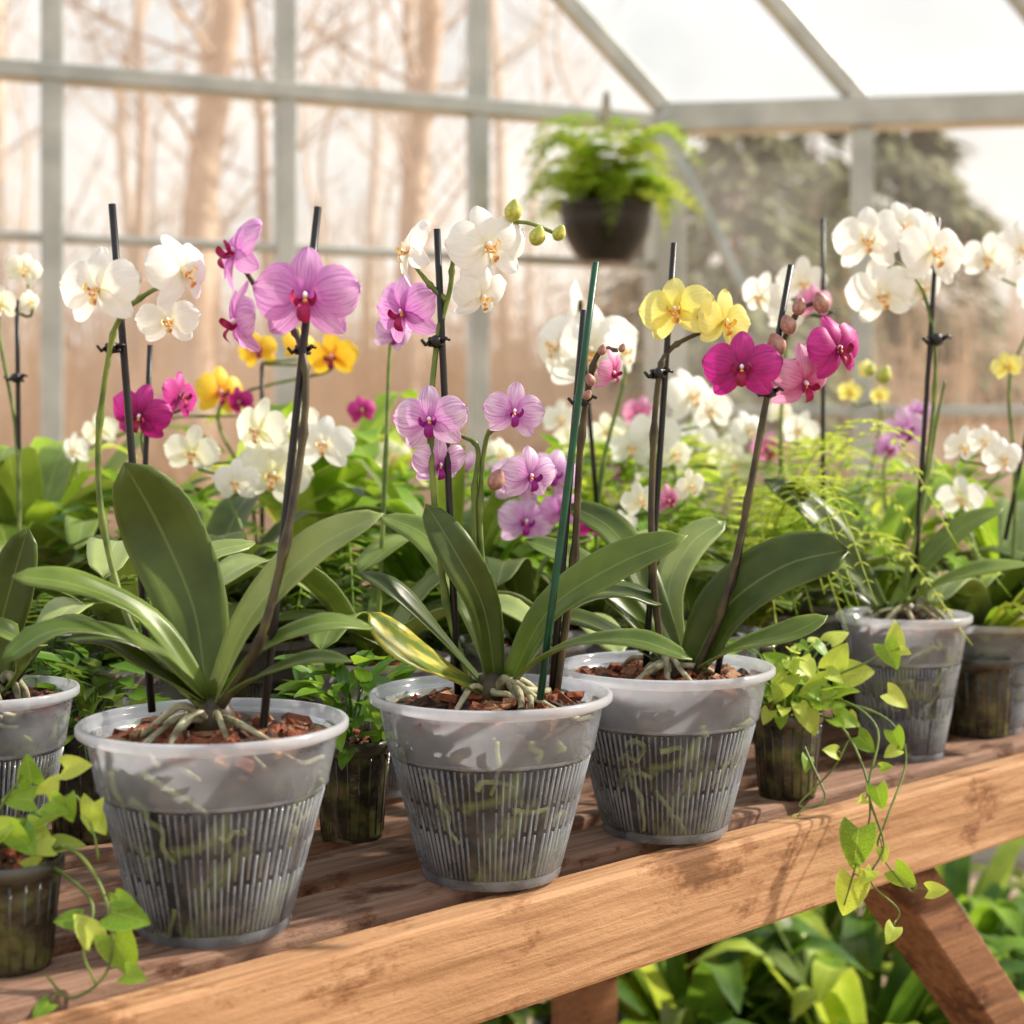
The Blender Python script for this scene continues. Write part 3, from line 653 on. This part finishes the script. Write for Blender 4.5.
def pothos(px,Y,Rr,h,label,vines,leaves,crown,nm=('leaf_lime','leaf_bright'),step=6):
    O=V(((px-512)/F*Y,Y,BT)); e=empty('trailing_vine_plant',O,label,'potted plant')
    dark_pot(e,O,Rr,h)
    for v in vines:
        pts=[at(a+U(-2,2),b,Y+c) for a,b,c in v]; path=smoothpath(pts,6)
        mb=MB(); tube(mb,path,.0011,.0006,6); part(mb,'vine',[M['stem_green']],e,O)
        for k in range(5,len(path)-2,step):
            p=path[k]; a=U(0,6.28); d=V((math.cos(a),-.5,U(-.9,.4))); l=U(.006,.012)
            q=p+d*l; mb=MB(); tube(mb,[p,p.lerp(q,.5)+V((0,0,.002)),q],.0006,.0004,5); part(mb,'vine',[M['stem_green']],e,O)
            hleaf(e,O,q,d,V((U(-.5,.5),-1,.5)),U(.008,.014),random.choice(nm))
    for (x,y,dy,ang,s) in leaves:
        p=at(x,y,Y+dy); a=math.radians(ang)
        d=V((math.cos(a),-.25,math.sin(a)))
        hleaf(e,O,p-d*s*Y/F*.5,d,V((U(-.5,.5),-1,U(.1,.8))),s*Y/F*.9,random.choice(nm))
    n,sp,hh=crown; c=O+V((0,0,h*.9))
    for i in range(n):
        a=U(0,6.28); r=sp*math.sqrt(R()); z=hh*U(.0,1)
        p=c+V((r*math.cos(a),r*math.sin(a),z)); d=V((math.cos(a)*.8,math.sin(a)*.8,U(-.7,.6)))
        mb=MB(); tube(mb,smoothpath([c+V((r*.15*math.cos(a),r*.15*math.sin(a),0)),c.lerp(p,.6)+V((0,0,.01)),p],4),.0009,.0006,5); part(mb,'vine',[M['leaf_bright']],e,O)
        hleaf(e,O,p,d,V((U(-.4,.4),-.5,1)),U(.010,.019),random.choice(nm))
pothos(10,.772,.027,.056,'trailing chartreuse vine in a small smoky plastic pot',
 [[(30,858,0),(70,848,-.01),(98,880,-.02),(112,930,-.03),(104,975,-.03),(70,998,-.035),(44,975,-.04)],
  [(20,860,0),(40,820,0),(75,795,0),(92,830,-.01),(100,860,-.01)],[(5,860,0),(-5,820,0),(22,775,0)],
  [(25,860,0),(60,870,-.01),(92,905,-.02),(84,950,-.03),(98,985,-.03)]],
 [(78,766,0,10,30),(28,768,0,100,32),(90,820,-.01,-100,34),(62,808,-.01,-30,26),(132,917,-.03,-10,42),(124,958,-.03,-60,46),(84,925,-.03,120,32),(52,784,0,60,26),(15,798,0,170,34),(40,832,-.01,-20,28),(68,812,-.01,-80,28),(4,826,-.02,30,34),(20,840,-.02,-40,30)],
 (14,.024,.028),step=9)
pothos(787,1.152,.028,.066,'trailing chartreuse vine hanging over the wooden bench edge',
 [[(795,712,0),(835,722,-.03),(862,765,-.05),(872,812,-.075),(862,850,-.08),(846,905,-.085)],
  [(800,712,0),(850,705,-.02),(890,722,-.03),(905,760,-.04),(888,820,-.07),(880,850,-.075),(908,890,-.08),(916,884,-.08)],
  [(790,712,0),(812,760,-.03),(826,800,-.05),(800,805,-.05),(832,770,-.05),(850,740,-.05)],
  [(795,712,0),(830,680,-.02),(870,660,-.02),(895,640,-.01)],
  [(795,712,0),(840,700,-.03),(878,730,-.05),(868,790,-.07),(885,845,-.08),(870,880,-.085),(900,912,-.085),(880,935,-.085)]],
 [(812,722,-.03,-60,34),(856,852,-.085,-100,42),(848,900,-.085,-110,38),(907,880,-.08,-40,28),(880,800,-.075,-80,24),(868,745,-.04,-40,24),(898,742,-.04,-70,22),(835,700,-.03,-20,30),
  (860,672,-.02,10,36),(893,658,-.02,-60,30),(896,634,-.01,80,30),(840,655,-.02,60,32),(800,665,-.02,130,32),(812,690,-.03,200,32),(780,690,-.03,240,32),(850,720,-.03,-10,28),(900,700,-.03,-30,26),(775,660,-.02,140,30)],
 (48,.046,.062),step=11)
def foliage_obj(e,O,mb,mats): part(mb,'foliage',[M[k] for k in mats],e,O)
def bushy(X,Y,Zb,Rr,h,label,n,rx,hz,L,mats,pot='dark',seedsm=0):
    O=V((X,Y,Zb)); e=empty('potted_foliage_plant',O,label,'potted plant')
    dark_pot(e,O,Rr,h,detail=.2)
    mb=MB(); c=O+V((0,0,h*.9))
    for i in range(max(5,n//30)):
        a=U(0,6.28); r=rx*.7*R(); p=c+V((r*math.cos(a),r*math.sin(a),hz*U(.5,.9)))
        tube(mb,smoothpath([c,c.lerp(p,.5)+V((0,0,.01)),p],3),.0015,.0008,5,mi=0)
    for i in range(n):
        a=U(0,6.28); z=R(); r=rx*math.sqrt(R())*math.sqrt(max(.05,1-(z*.9)**2))*(.5+.5*min(1,z*3))
        p=c+V((r*math.cos(a),r*math.sin(a),hz*z)); d=V((math.cos(a)+U(-.6,.6),math.sin(a)+U(-.6,.6),U(-.3,.9)))
        small(mb,p,d,V((U(-.4,.4),U(-.5,.3),1)),L*U(.6,1.2),L*U(.35,.55),random.randrange(len(mats)))
    foliage_obj(e,O,mb,mats)
def strappy(X,Y,Zb,Rr,h,label,n,L,Wd,mats,upr=(.4,1.3)):
    O=V((X,Y,Zb)); e=empty('potted_foliage_plant',O,label,'potted plant')
    dark_pot(e,O,Rr,h,detail=.2)
    mb=MB(); c=O+V((0,0,h*.9))
    for i in range(n):
        a=U(0,6.28); l=L*U(.6,1.1); up=U(*upr); d=V((math.cos(a),math.sin(a),0))
        hz=1/math.sqrt(1+up*up)*1.1
        pts=[c+d*.008,c+d*l*.3*hz+V((0,0,l*.42*up*hz)),c+d*l*.65*hz+V((0,0,l*.72*up*hz)),c+d*l*hz+V((0,0,l*(.75*up-.15)*hz))]
        strap(mb,pts,Wd*U(.7,1.2),V((0,0,1))-d*.4,n=3,m=4,mi=random.randrange(len(mats)),base=.35,wmax=.5,tipsharp=1.5)
    foliage_obj(e,O,mb,mats)
def frond(mb,pts,Lp,np_=22,mi=0,wr=.34):
    path=smoothpath(pts,8); k=len(path)
    tube(mb,path,.0011,.0005,4,mi=mi)
    for i in range(np_):
        t=.1+.88*i/np_; f=t*(k-1); j=int(f); p=path[j].lerp(path[min(j+1,k-1)],f-j)
        T=(path[min(j+1,k-1)]-path[max(j-1,0)]).normalized(); S=T.cross(V((0,0,1)))
        if S.length<1e-3: S=V((1,0,0))
        S.normalize(); l=Lp*math.sin(math.pi*min(1,.18+.82*t))**.7*(1-.3*t)+.002
        for s in(-1,1): small(mb,p,S*s+T*.45,V((0,0,1))+V((U(-.2,.2),U(-.2,.2),0)),l,l*wr,mi)
def fern_fol(O,c,n,L,Lp,mats,up=(.3,1.2),np_=22,dr=.25,wr=.34):
    mb=MB()
    for i in range(n):
        a=U(0,6.28); l=L*U(.65,1.1); u=U(*up); d=V((math.cos(a),math.sin(a),0))
        pts=[c,c+d*l*.3+V((0,0,l*.4*u)),c+d*l*.65+V((0,0,l*.5*u)),c+d*l+V((0,0,l*(.38*u-dr)))]
        frond(mb,pts,Lp,np_,random.randrange(len(mats)),wr)
    return mb
def fern(X,Y,Zb,Rr,h,label,n,L,Lp,mats,up=(.3,1.3)):
    O=V((X,Y,Zb)); e=empty('potted_fern',O,label,'potted plant')
    dark_pot(e,O,Rr,h,detail=.2)
    foliage_obj(e,O,fern_fol(O,O+V((0,0,h*.9)),n,L,Lp,mats,up),mats)
def bx(px,Y): return (px-512)/F*Y
bushy(bx(352,1.03),1.03,BT,.0275,.068,'small leafy green plant in a dark smoky pot',90,.045,.06,.03,('leaf_bushy','leaf_bright'))
strappy(bx(978,1.40),1.40,BT,.036,.075,'arching strap-leaved plant in a dark smoky pot',30,.14,.014,('leaf_bright','leaf_lime'))
bushy(bx(92,1.03),1.03,BT,.033,.08,'low leafy plant in a dark smoky pot',90,.05,.05,.026,('leaf_bushy','leaf_mid'))
bushy(bx(405,1.14),1.27,BT,.033,.08,'leafy plant with grey-green foliage in a dark pot',120,.06,.08,.03,('leaf_pale','leaf_bushy'))
fern(bx(50,1.12),1.12,BT,.035,.085,'soft green fern in a dark pot',30,.16,.02,('leaf_bushy','leaf_mid'))
fern(bx(745,1.42),1.42,BT,.035,.085,'bright feathery fern in a dark pot',34,.22,.024,('leaf_bright','leaf_lime'),(.8,2.0))
bushy(bx(655,1.45),1.72,BT,.035,.085,'bright broad-leaved bushy plant in a dark pot',240,.12,.19,.045,('leaf_bright','leaf_lime','leaf_pale'))
fern(bx(330,1.3),1.38,BT,.035,.085,'soft green fern in a dark pot',26,.17,.022,('leaf_bushy','leaf_bright'),(.5,1.3))
DB='dense bushy green plant in a dark pot'
bushy(bx(820,1.7),1.7,BT,.04,.09,'dense bushy plant with tiny bright green leaves',460,.14,.19,.024,('leaf_bright','leaf_lime'))
bushy(bx(160,1.45),1.45,BT,.04,.09,DB,260,.12,.15,.035,('leaf_bushy','leaf_bright'))
bushy(bx(450,1.5),1.5,BT,.04,.09,DB,320,.12,.16,.035,('leaf_bright','leaf_bushy'))
bushy(bx(570,1.7),1.66,BT,.04,.09,'dense leafy plant with bright green foliage',320,.13,.19,.035,('leaf_lime','leaf_bright','leaf_bushy'))
bushy(bx(930,1.85),1.85,BT,.04,.09,DB,300,.13,.16,.035,('leaf_bright','leaf_mid'))
bushy(bx(700,1.6),1.9,BT,.04,.09,'dense leafy plant with bright green foliage',320,.13,.21,.035,('leaf_lime','leaf_bright','leaf_bushy'))
strappy(bx(40,1.55),1.50,BT,.04,.10,'broad-leaved green plant with upright leaves',22,.30,.05,('leaf_mid','leaf_bright','leaf_lime'),(.9,2.2))
strappy(bx(330,1.7),1.62,BT,.04,.10,'broad-leaved bright green plant with upright leaves',22,.30,.05,('leaf_bright','leaf_lime'),(1.0,2.4))
SL='strap-leaved green plant in a dark pot'
strappy(bx(440,1.2),1.36,BT,.04,.09,SL,20,.24,.035,('leaf_mid','leaf_bright'),(.8,2.0))
strappy(bx(610,1.5),1.5,BT,.04,.09,SL,20,.22,.03,('leaf_mid','leaf_bright'),(.8,1.8))
strappy(bx(860,1.5),1.48,BT,.04,.09,SL,18,.2,.03,('leaf_mid','leaf_bright'),(.6,1.6))
strappy(bx(180,1.25),1.27,BT,.035,.085,SL,18,.2,.035,('leaf_mid','leaf_dark'),(.6,1.6))
strappy(bx(1010,1.75),1.72,BT,.04,.09,SL,20,.24,.03,('leaf_lime','leaf_bright'),(.8,1.8))
for i,(px,Y,l) in enumerate([(470,2.1,.36),(590,2.3,.42),(690,2.05,.36),(790,2.3,.44),(860,1.95,.38),(950,2.25,.42),(1040,2.0,.38),(1130,2.4,.45)]):
    strappy(bx(px,Y),Y,0,.09,.20,'lush broad-leaved plant in a dark pot on the floor',44,l,.05,('leaf_lime','leaf_bright','leaf_bushy','leaf_mid'),(.5,1.9))  # lime leaf colours paint in sunlight that the bench blocks

# hanging basket
Yb=3.66; O=V((bx(606,Yb),Yb,at(606,264,Yb).z)); e=empty('hanging_basket',O,'black hanging basket overflowing with bright green fern','hanging plant')
dark_pot(e,O,.113,.145,'basket')
mb=fern_fol(O,O+V((0,0,.145)),52,.26,.060,('leaf_bright','leaf_lime'),(.0,1.5),11,.26,.55)
for i in range(9):
    a=U(0,6.28); d=V((math.cos(a),math.sin(a),0)); c=O+V((0,0,.15)); l=U(.08,.15)
    frond(mb,[c,c+d*.09+V((0,0,.05)),c+d*.14+V((0,0,0)),c+d*.155+V((0,0,-l*.7))],.05,10,i%2,.5)
foliage_obj(e,O,mb,('leaf_bright','leaf_lime'))
hook=V((O.x,O.y,1.93))
for i in range(3):
    a=i*2.09+.5; mb=MB(); tube(mb,[O+V((.11*math.cos(a),.11*math.sin(a),.14)),hook],.0022,segs=6); part(mb,'hanger_wire',[M['wire']],e,O)

# ---------------------------------------------------------------- bench
ang=math.atan2(.447,.488); d=V((math.cos(ang),math.sin(ang),0)); nn=V((-math.sin(ang),math.cos(ang),0))
B0=V((-.0464,.848,0))-nn*.004
be=link('potting_bench',None,None,Matrix.Translation(B0)@Matrix.Rotation(ang,4,'Z'),'long weathered slatted wooden greenhouse bench with splayed leg','bench')
def bpart(name,f,mat,bw=.003):
    mb=MB(); f(mb); o=link(name,mb.mesh(name,[M[mat]],smooth=False),be); bevel(o,bw); return o
XE=1.22
bpart('front_board',lambda m:box(m,-1.0,XE,0,.024,BT-.068,BT-.003),'wood')
y=.040
for i in range(11):
    z=BT; bpart('slat',lambda m:box(m,-1.0,XE,y,y+.050,BT-.024,z),'wood_top',.003); y+=.050+.024
dep=y-.024
bpart('back_board',lambda m:box(m,-1.0,XE,dep+.002,dep+.03,BT-.068,BT-.001),'wood')
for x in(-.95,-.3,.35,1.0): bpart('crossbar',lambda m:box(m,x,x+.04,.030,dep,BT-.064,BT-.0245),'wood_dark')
for x in(-.9,1.1): bpart('leg',lambda m:box(m,x,x+.06,dep-.08,dep-.02,0,BT-.0645),'wood_red')
bpart('leg',lambda m:box(m,.66,.71,dep-.30,dep-.24,0,BT-.0645),'wood_red')
bpart('leg',lambda m:beam(m,(.53,.06,BT-.075),(1.25,.06,0.0),.045,.054,up=V((0,1,0))),'wood_red')
bpart('leg',lambda m:beam(m,(-.5,.06,BT-.075),(-1.1,.06,0.0),.045,.054,up=V((0,1,0))),'wood_red')

# ---------------------------------------------------------------- greenhouse
cor=V((.408,4,0)); g=V((-.94,-.34,0)).normalized(); ev=V((.99,-.13,0)).normalized(); EZ=1.945; PT=.914
def tl(px):
    k=(px-512)/F; return (.408-4*k)/(-(g.x-k*g.y))
def tr(px):
    k=(px-512)/F; return (4*k-.408)/(ev.x-k*ev.y)
tn=[0]
def trim(a,b,w,h,up=V((0,0,1))):
    tn[0]+=1; mb=MB(); beam(mb,a,b,w,h,up); o=link('trim_%d'%tn[0],mb.mesh('trim',[M['metal']],smooth=False),kind='structure'); bevel(o,.006); return o
wn=[0]
def pane(pts,mat='glass'):
    wn[0]+=1; mb=MB(); mb.add(pts,[tuple(range(len(pts)))]); o=link('window_%d'%wn[0],mb.mesh('window',[M[mat]],smooth=False),kind='structure'); return o
Z=lambda p,z:V((p.x,p.y,z))
ts=[0.0]+[tl(q) for q in(478,285,52,-190,-470)]
ts=sorted(ts)
for i,t in enumerate(ts):
    p=cor+g*t; top=EZ+PT*t
    w=.085 if i==0 else .05
    trim(Z(p,0),Z(p,top),w,w if i==0 else .05,up=g.cross(V((0,0,1))))
    if i: 
        q=cor+g*ts[i-1]; pane([Z(q,0),Z(p,0),Z(p,EZ+PT*t),Z(q,EZ+PT*ts[i-1])])
TL=ts[-1]
trim(Z(cor,EZ-.01),Z(cor+g*TL,EZ-.01),.06,.042)
trim(Z(cor,CZ+.49),Z(cor+g*TL,CZ+.49),.035,.022)
trim(Z(cor,.03),Z(cor+g*TL,.03),.06,.06)
ss=[0.0,tr(862),tr(1100),tr(1330),tr(1600)]
for i,s in enumerate(ss):
    p=cor+ev*s
    if i: trim(Z(p,0),Z(p,EZ),.055,.05,up=ev.cross(V((0,0,1)))); q=cor+ev*ss[i-1]; pane([Z(q,0),Z(p,0),Z(p,EZ),Z(q,EZ)])
SR=ss[-1]
trim(Z(cor,EZ),Z(cor+ev*SR,EZ),.09,.075)
trim(Z(cor,CZ+.10),Z(cor+ev*SR,CZ+.10),.035,.03)
trim(Z(cor,.03),Z(cor+ev*SR,.03),.06,.06)
RT=2.4
def roofp(s,t): p=cor+ev*s+g*t; return Z(p,EZ+PT*t+.03)
for i,s in enumerate(ss):
    trim(roofp(s,0),roofp(s,RT),.036,.05)
    if i: pane([roofp(ss[i-1],0),roofp(s,0),roofp(s,RT),roofp(ss[i-1],RT)],'glass_roof')
trim(at(678,158,3.9),at(745,292,3.8),.03,.03,up=V((0,1,0)))
pr=cor+g*tl(606); trim(Z(pr,1.93),hook+V((0,-.02,0)),.018,.018)
mb=MB(); box(mb,-8,8,-3,4.6,-.05,0); link('floor',mb.mesh('floor',[M['floor']],smooth=False),kind='structure')
mb=MB(); box(mb,-60,60,-20,120,-.12,-.055); link('ground',mb.mesh('ground',[M['ground']],smooth=False),kind='structure')

# ---------------------------------------------------------------- outdoors
def tree_mesh(h,r,mat,nb=20):
    mb=MB(); pts=[V((U(-.16,.16)*i*.5,U(-.1,.1)*i*.4,h*i/6)) for i in range(7)]; path=smoothpath(pts,4)
    tube(mb,path,r,r*.25,8)
    for i in range(nb):
        z=U(.16,.97); p=path[int(z*(len(path)-1))]; a=U(0,6.28); l=h*.13*U(.4,1.2)
        q=p+V((math.cos(a)*l,math.sin(a)*l,l*U(.5,1.6))); br=smoothpath([p,p.lerp(q,.5)+V((U(-.2,.2),U(-.2,.2),-.15)),q],4)
        tube(mb,br,r*.18,r*.05,5)
        for k in range(9):
            b=br[random.randrange(2,len(br))]; a2=U(0,6.28); l2=l*U(.3,.7)
            tube(mb,[b,b+V((math.cos(a2)*l2*.5,math.sin(a2)*l2*.5,l2*.4)),b+V((math.cos(a2)*l2,math.sin(a2)*l2,l2*.8))],r*.07,r*.025,3)
    return mb.mesh('bare_tree',[M[mat]])
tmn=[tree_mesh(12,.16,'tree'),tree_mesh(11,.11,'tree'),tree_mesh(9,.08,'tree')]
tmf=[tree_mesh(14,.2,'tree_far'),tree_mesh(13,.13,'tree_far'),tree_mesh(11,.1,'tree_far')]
TLB='leafless winter tree with a haze-paled brown trunk'
k=0
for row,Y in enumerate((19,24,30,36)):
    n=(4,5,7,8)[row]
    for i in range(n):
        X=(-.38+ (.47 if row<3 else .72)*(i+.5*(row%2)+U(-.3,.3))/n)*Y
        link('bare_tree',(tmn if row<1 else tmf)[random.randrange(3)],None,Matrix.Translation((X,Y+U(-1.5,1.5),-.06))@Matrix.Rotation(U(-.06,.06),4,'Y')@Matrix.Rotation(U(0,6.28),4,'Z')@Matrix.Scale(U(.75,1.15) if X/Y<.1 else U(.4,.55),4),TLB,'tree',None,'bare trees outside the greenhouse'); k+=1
for (px,Y,r) in [(200,15,1.4),(412,16,1.1)]:
    link('bare_tree',tmn[0],None,Matrix.Translation((bx(px,Y),Y,-.06))@Matrix.Diagonal((r,r,1,1)),'leafless winter tree with a thick haze-paled brown trunk','tree',None,'bare trees outside the greenhouse')
mb=MB()
for i in range(16000):
    Y=U(14,36); X=U(-.5,.5)*Y; h=U(.6,4.6)*(1-.5*R()); p=V((X,Y,-.06)); w=.018*Y/14
    t=V((U(-.8,.8),U(-.3,.3),h)); mb.add([p+V((-w,0,h*.1)),p+V((w,0,h*.1)),p+t],[(0,1,2)])
    m_=p+t*U(.3,.8); mb.add([m_+V((0,0,-w)),m_+V((0,0,w)),m_+V((U(-.8,.8),0,U(.0,.6)))],[(0,1,2)])
link('undergrowth',mb.mesh('undergrowth',[M['brush']]),None,None,'dense tan leafless undergrowth of the woodland edge','undergrowth','stuff')
def conifer(X,Y,h,r,n=3400):
    mb=MB(); tube(mb,[V((0,0,0)),V((0,0,h*.5)),V((0,0,h))],.14,.03,8,mi=1)
    for b in range(85):
        z0=U(.12,1); a0=U(0,6.28); Lb=r*(1-z0)**.6*U(.5,1.2)+.15
        for i in range(n//85):
            f=math.sqrt(R()); rr=Lb*f; a=a0+U(-.45,.45)*(1.2-f*.5)
            p=V((rr*math.cos(a),rr*math.sin(a),z0*h-rr*.3+U(-.18,.18))); l=U(.12,.3)
            small(mb,p,V((math.cos(a)+U(-.4,.4),math.sin(a)+U(-.4,.4),-.3)),V((0,0,1)),l*1.4,l*.6,0)
    link('evergreen_tree',mb.mesh('evergreen_tree',[M['conifer'],M['tree']]),None,Matrix.Translation((X,Y,-.06)),'tall dull green conifer outside the greenhouse','tree')
conifer(bx(735,15),15,4.4,1.7); conifer(bx(900,17),17,4.9,1.9); conifer(bx(815,21),21,5.6,2.6,4400); conifer(bx(665,24),24,5.2,2.0)

# ---------------------------------------------------------------- light, world, camera
w=bpy.data.worlds.new('world'); scene.world=w; w.use_nodes=True; nt=w.node_tree; nt.nodes.clear()
o=nt.nodes.new('ShaderNodeOutputWorld'); bg=nt.nodes.new('ShaderNodeBackground'); tc=nt.nodes.new('ShaderNodeTexCoord'); sp=nt.nodes.new('ShaderNodeSeparateXYZ')
nt.links.new(tc.outputs['Generated'],sp.inputs[0])
r=ramp(nt,[(0.0,(.94,.83,.73,1)),(0.12,(1.0,.92,.83,1)),(0.3,(.98,.96,.93,1)),(1.0,(.84,.90,1.0,1))]); nt.links.new(sp.outputs[2],r.inputs[0])
cn=N(nt,'ShaderNodeTexNoise',Scale=5.0,Detail=5,Distortion=.6); nt.links.new(tc.outputs['Generated'],cn.inputs['Vector'])
cr=ramp(nt,[(0.38,(.84,.86,.88,1)),(0.6,(1.06,1.05,1.04,1))]); nt.links.new(cn.outputs['Fac'],cr.inputs[0])
cm=N(nt,'ShaderNodeMixRGB',blend_type='MULTIPLY'); cm.inputs[0].default_value=1; nt.links.new(r.outputs[0],cm.inputs[1]); nt.links.new(cr.outputs[0],cm.inputs[2])
nt.links.new(cm.outputs[0],bg.inputs[0]); bg.inputs[1].default_value=0.95; nt.links.new(bg.outputs[0],o.inputs[0])
sl=bpy.data.lights.new('sun','SUN'); sl.energy=6.0; sl.angle=math.radians(2.0); sl.color=(1,.91,.78)
so=bpy.data.objects.new('sun',sl); COL.objects.link(so)
so.rotation_mode='QUATERNION'; so.rotation_quaternion=V((.85,.24,.66)).normalized().to_track_quat('Z','Y')
so.location=(3,0,5)
cam=bpy.data.cameras.new('camera'); co=bpy.data.objects.new('camera',cam); COL.objects.link(co)
co.location=(0,0,CZ); co.rotation_euler=(math.pi/2,0,0); cam.sensor_width=36; cam.lens=F/1024*36; cam.shift_y=-62/1024; cam.clip_start=.02; cam.clip_end=300
cam.dof.use_dof=True; cam.dof.focus_distance=.95; cam.dof.aperture_fstop=6.8
scene.camera=co
scene.view_settings.view_transform='Standard'; scene.view_settings.look='None'; scene.view_settings.exposure=0.32
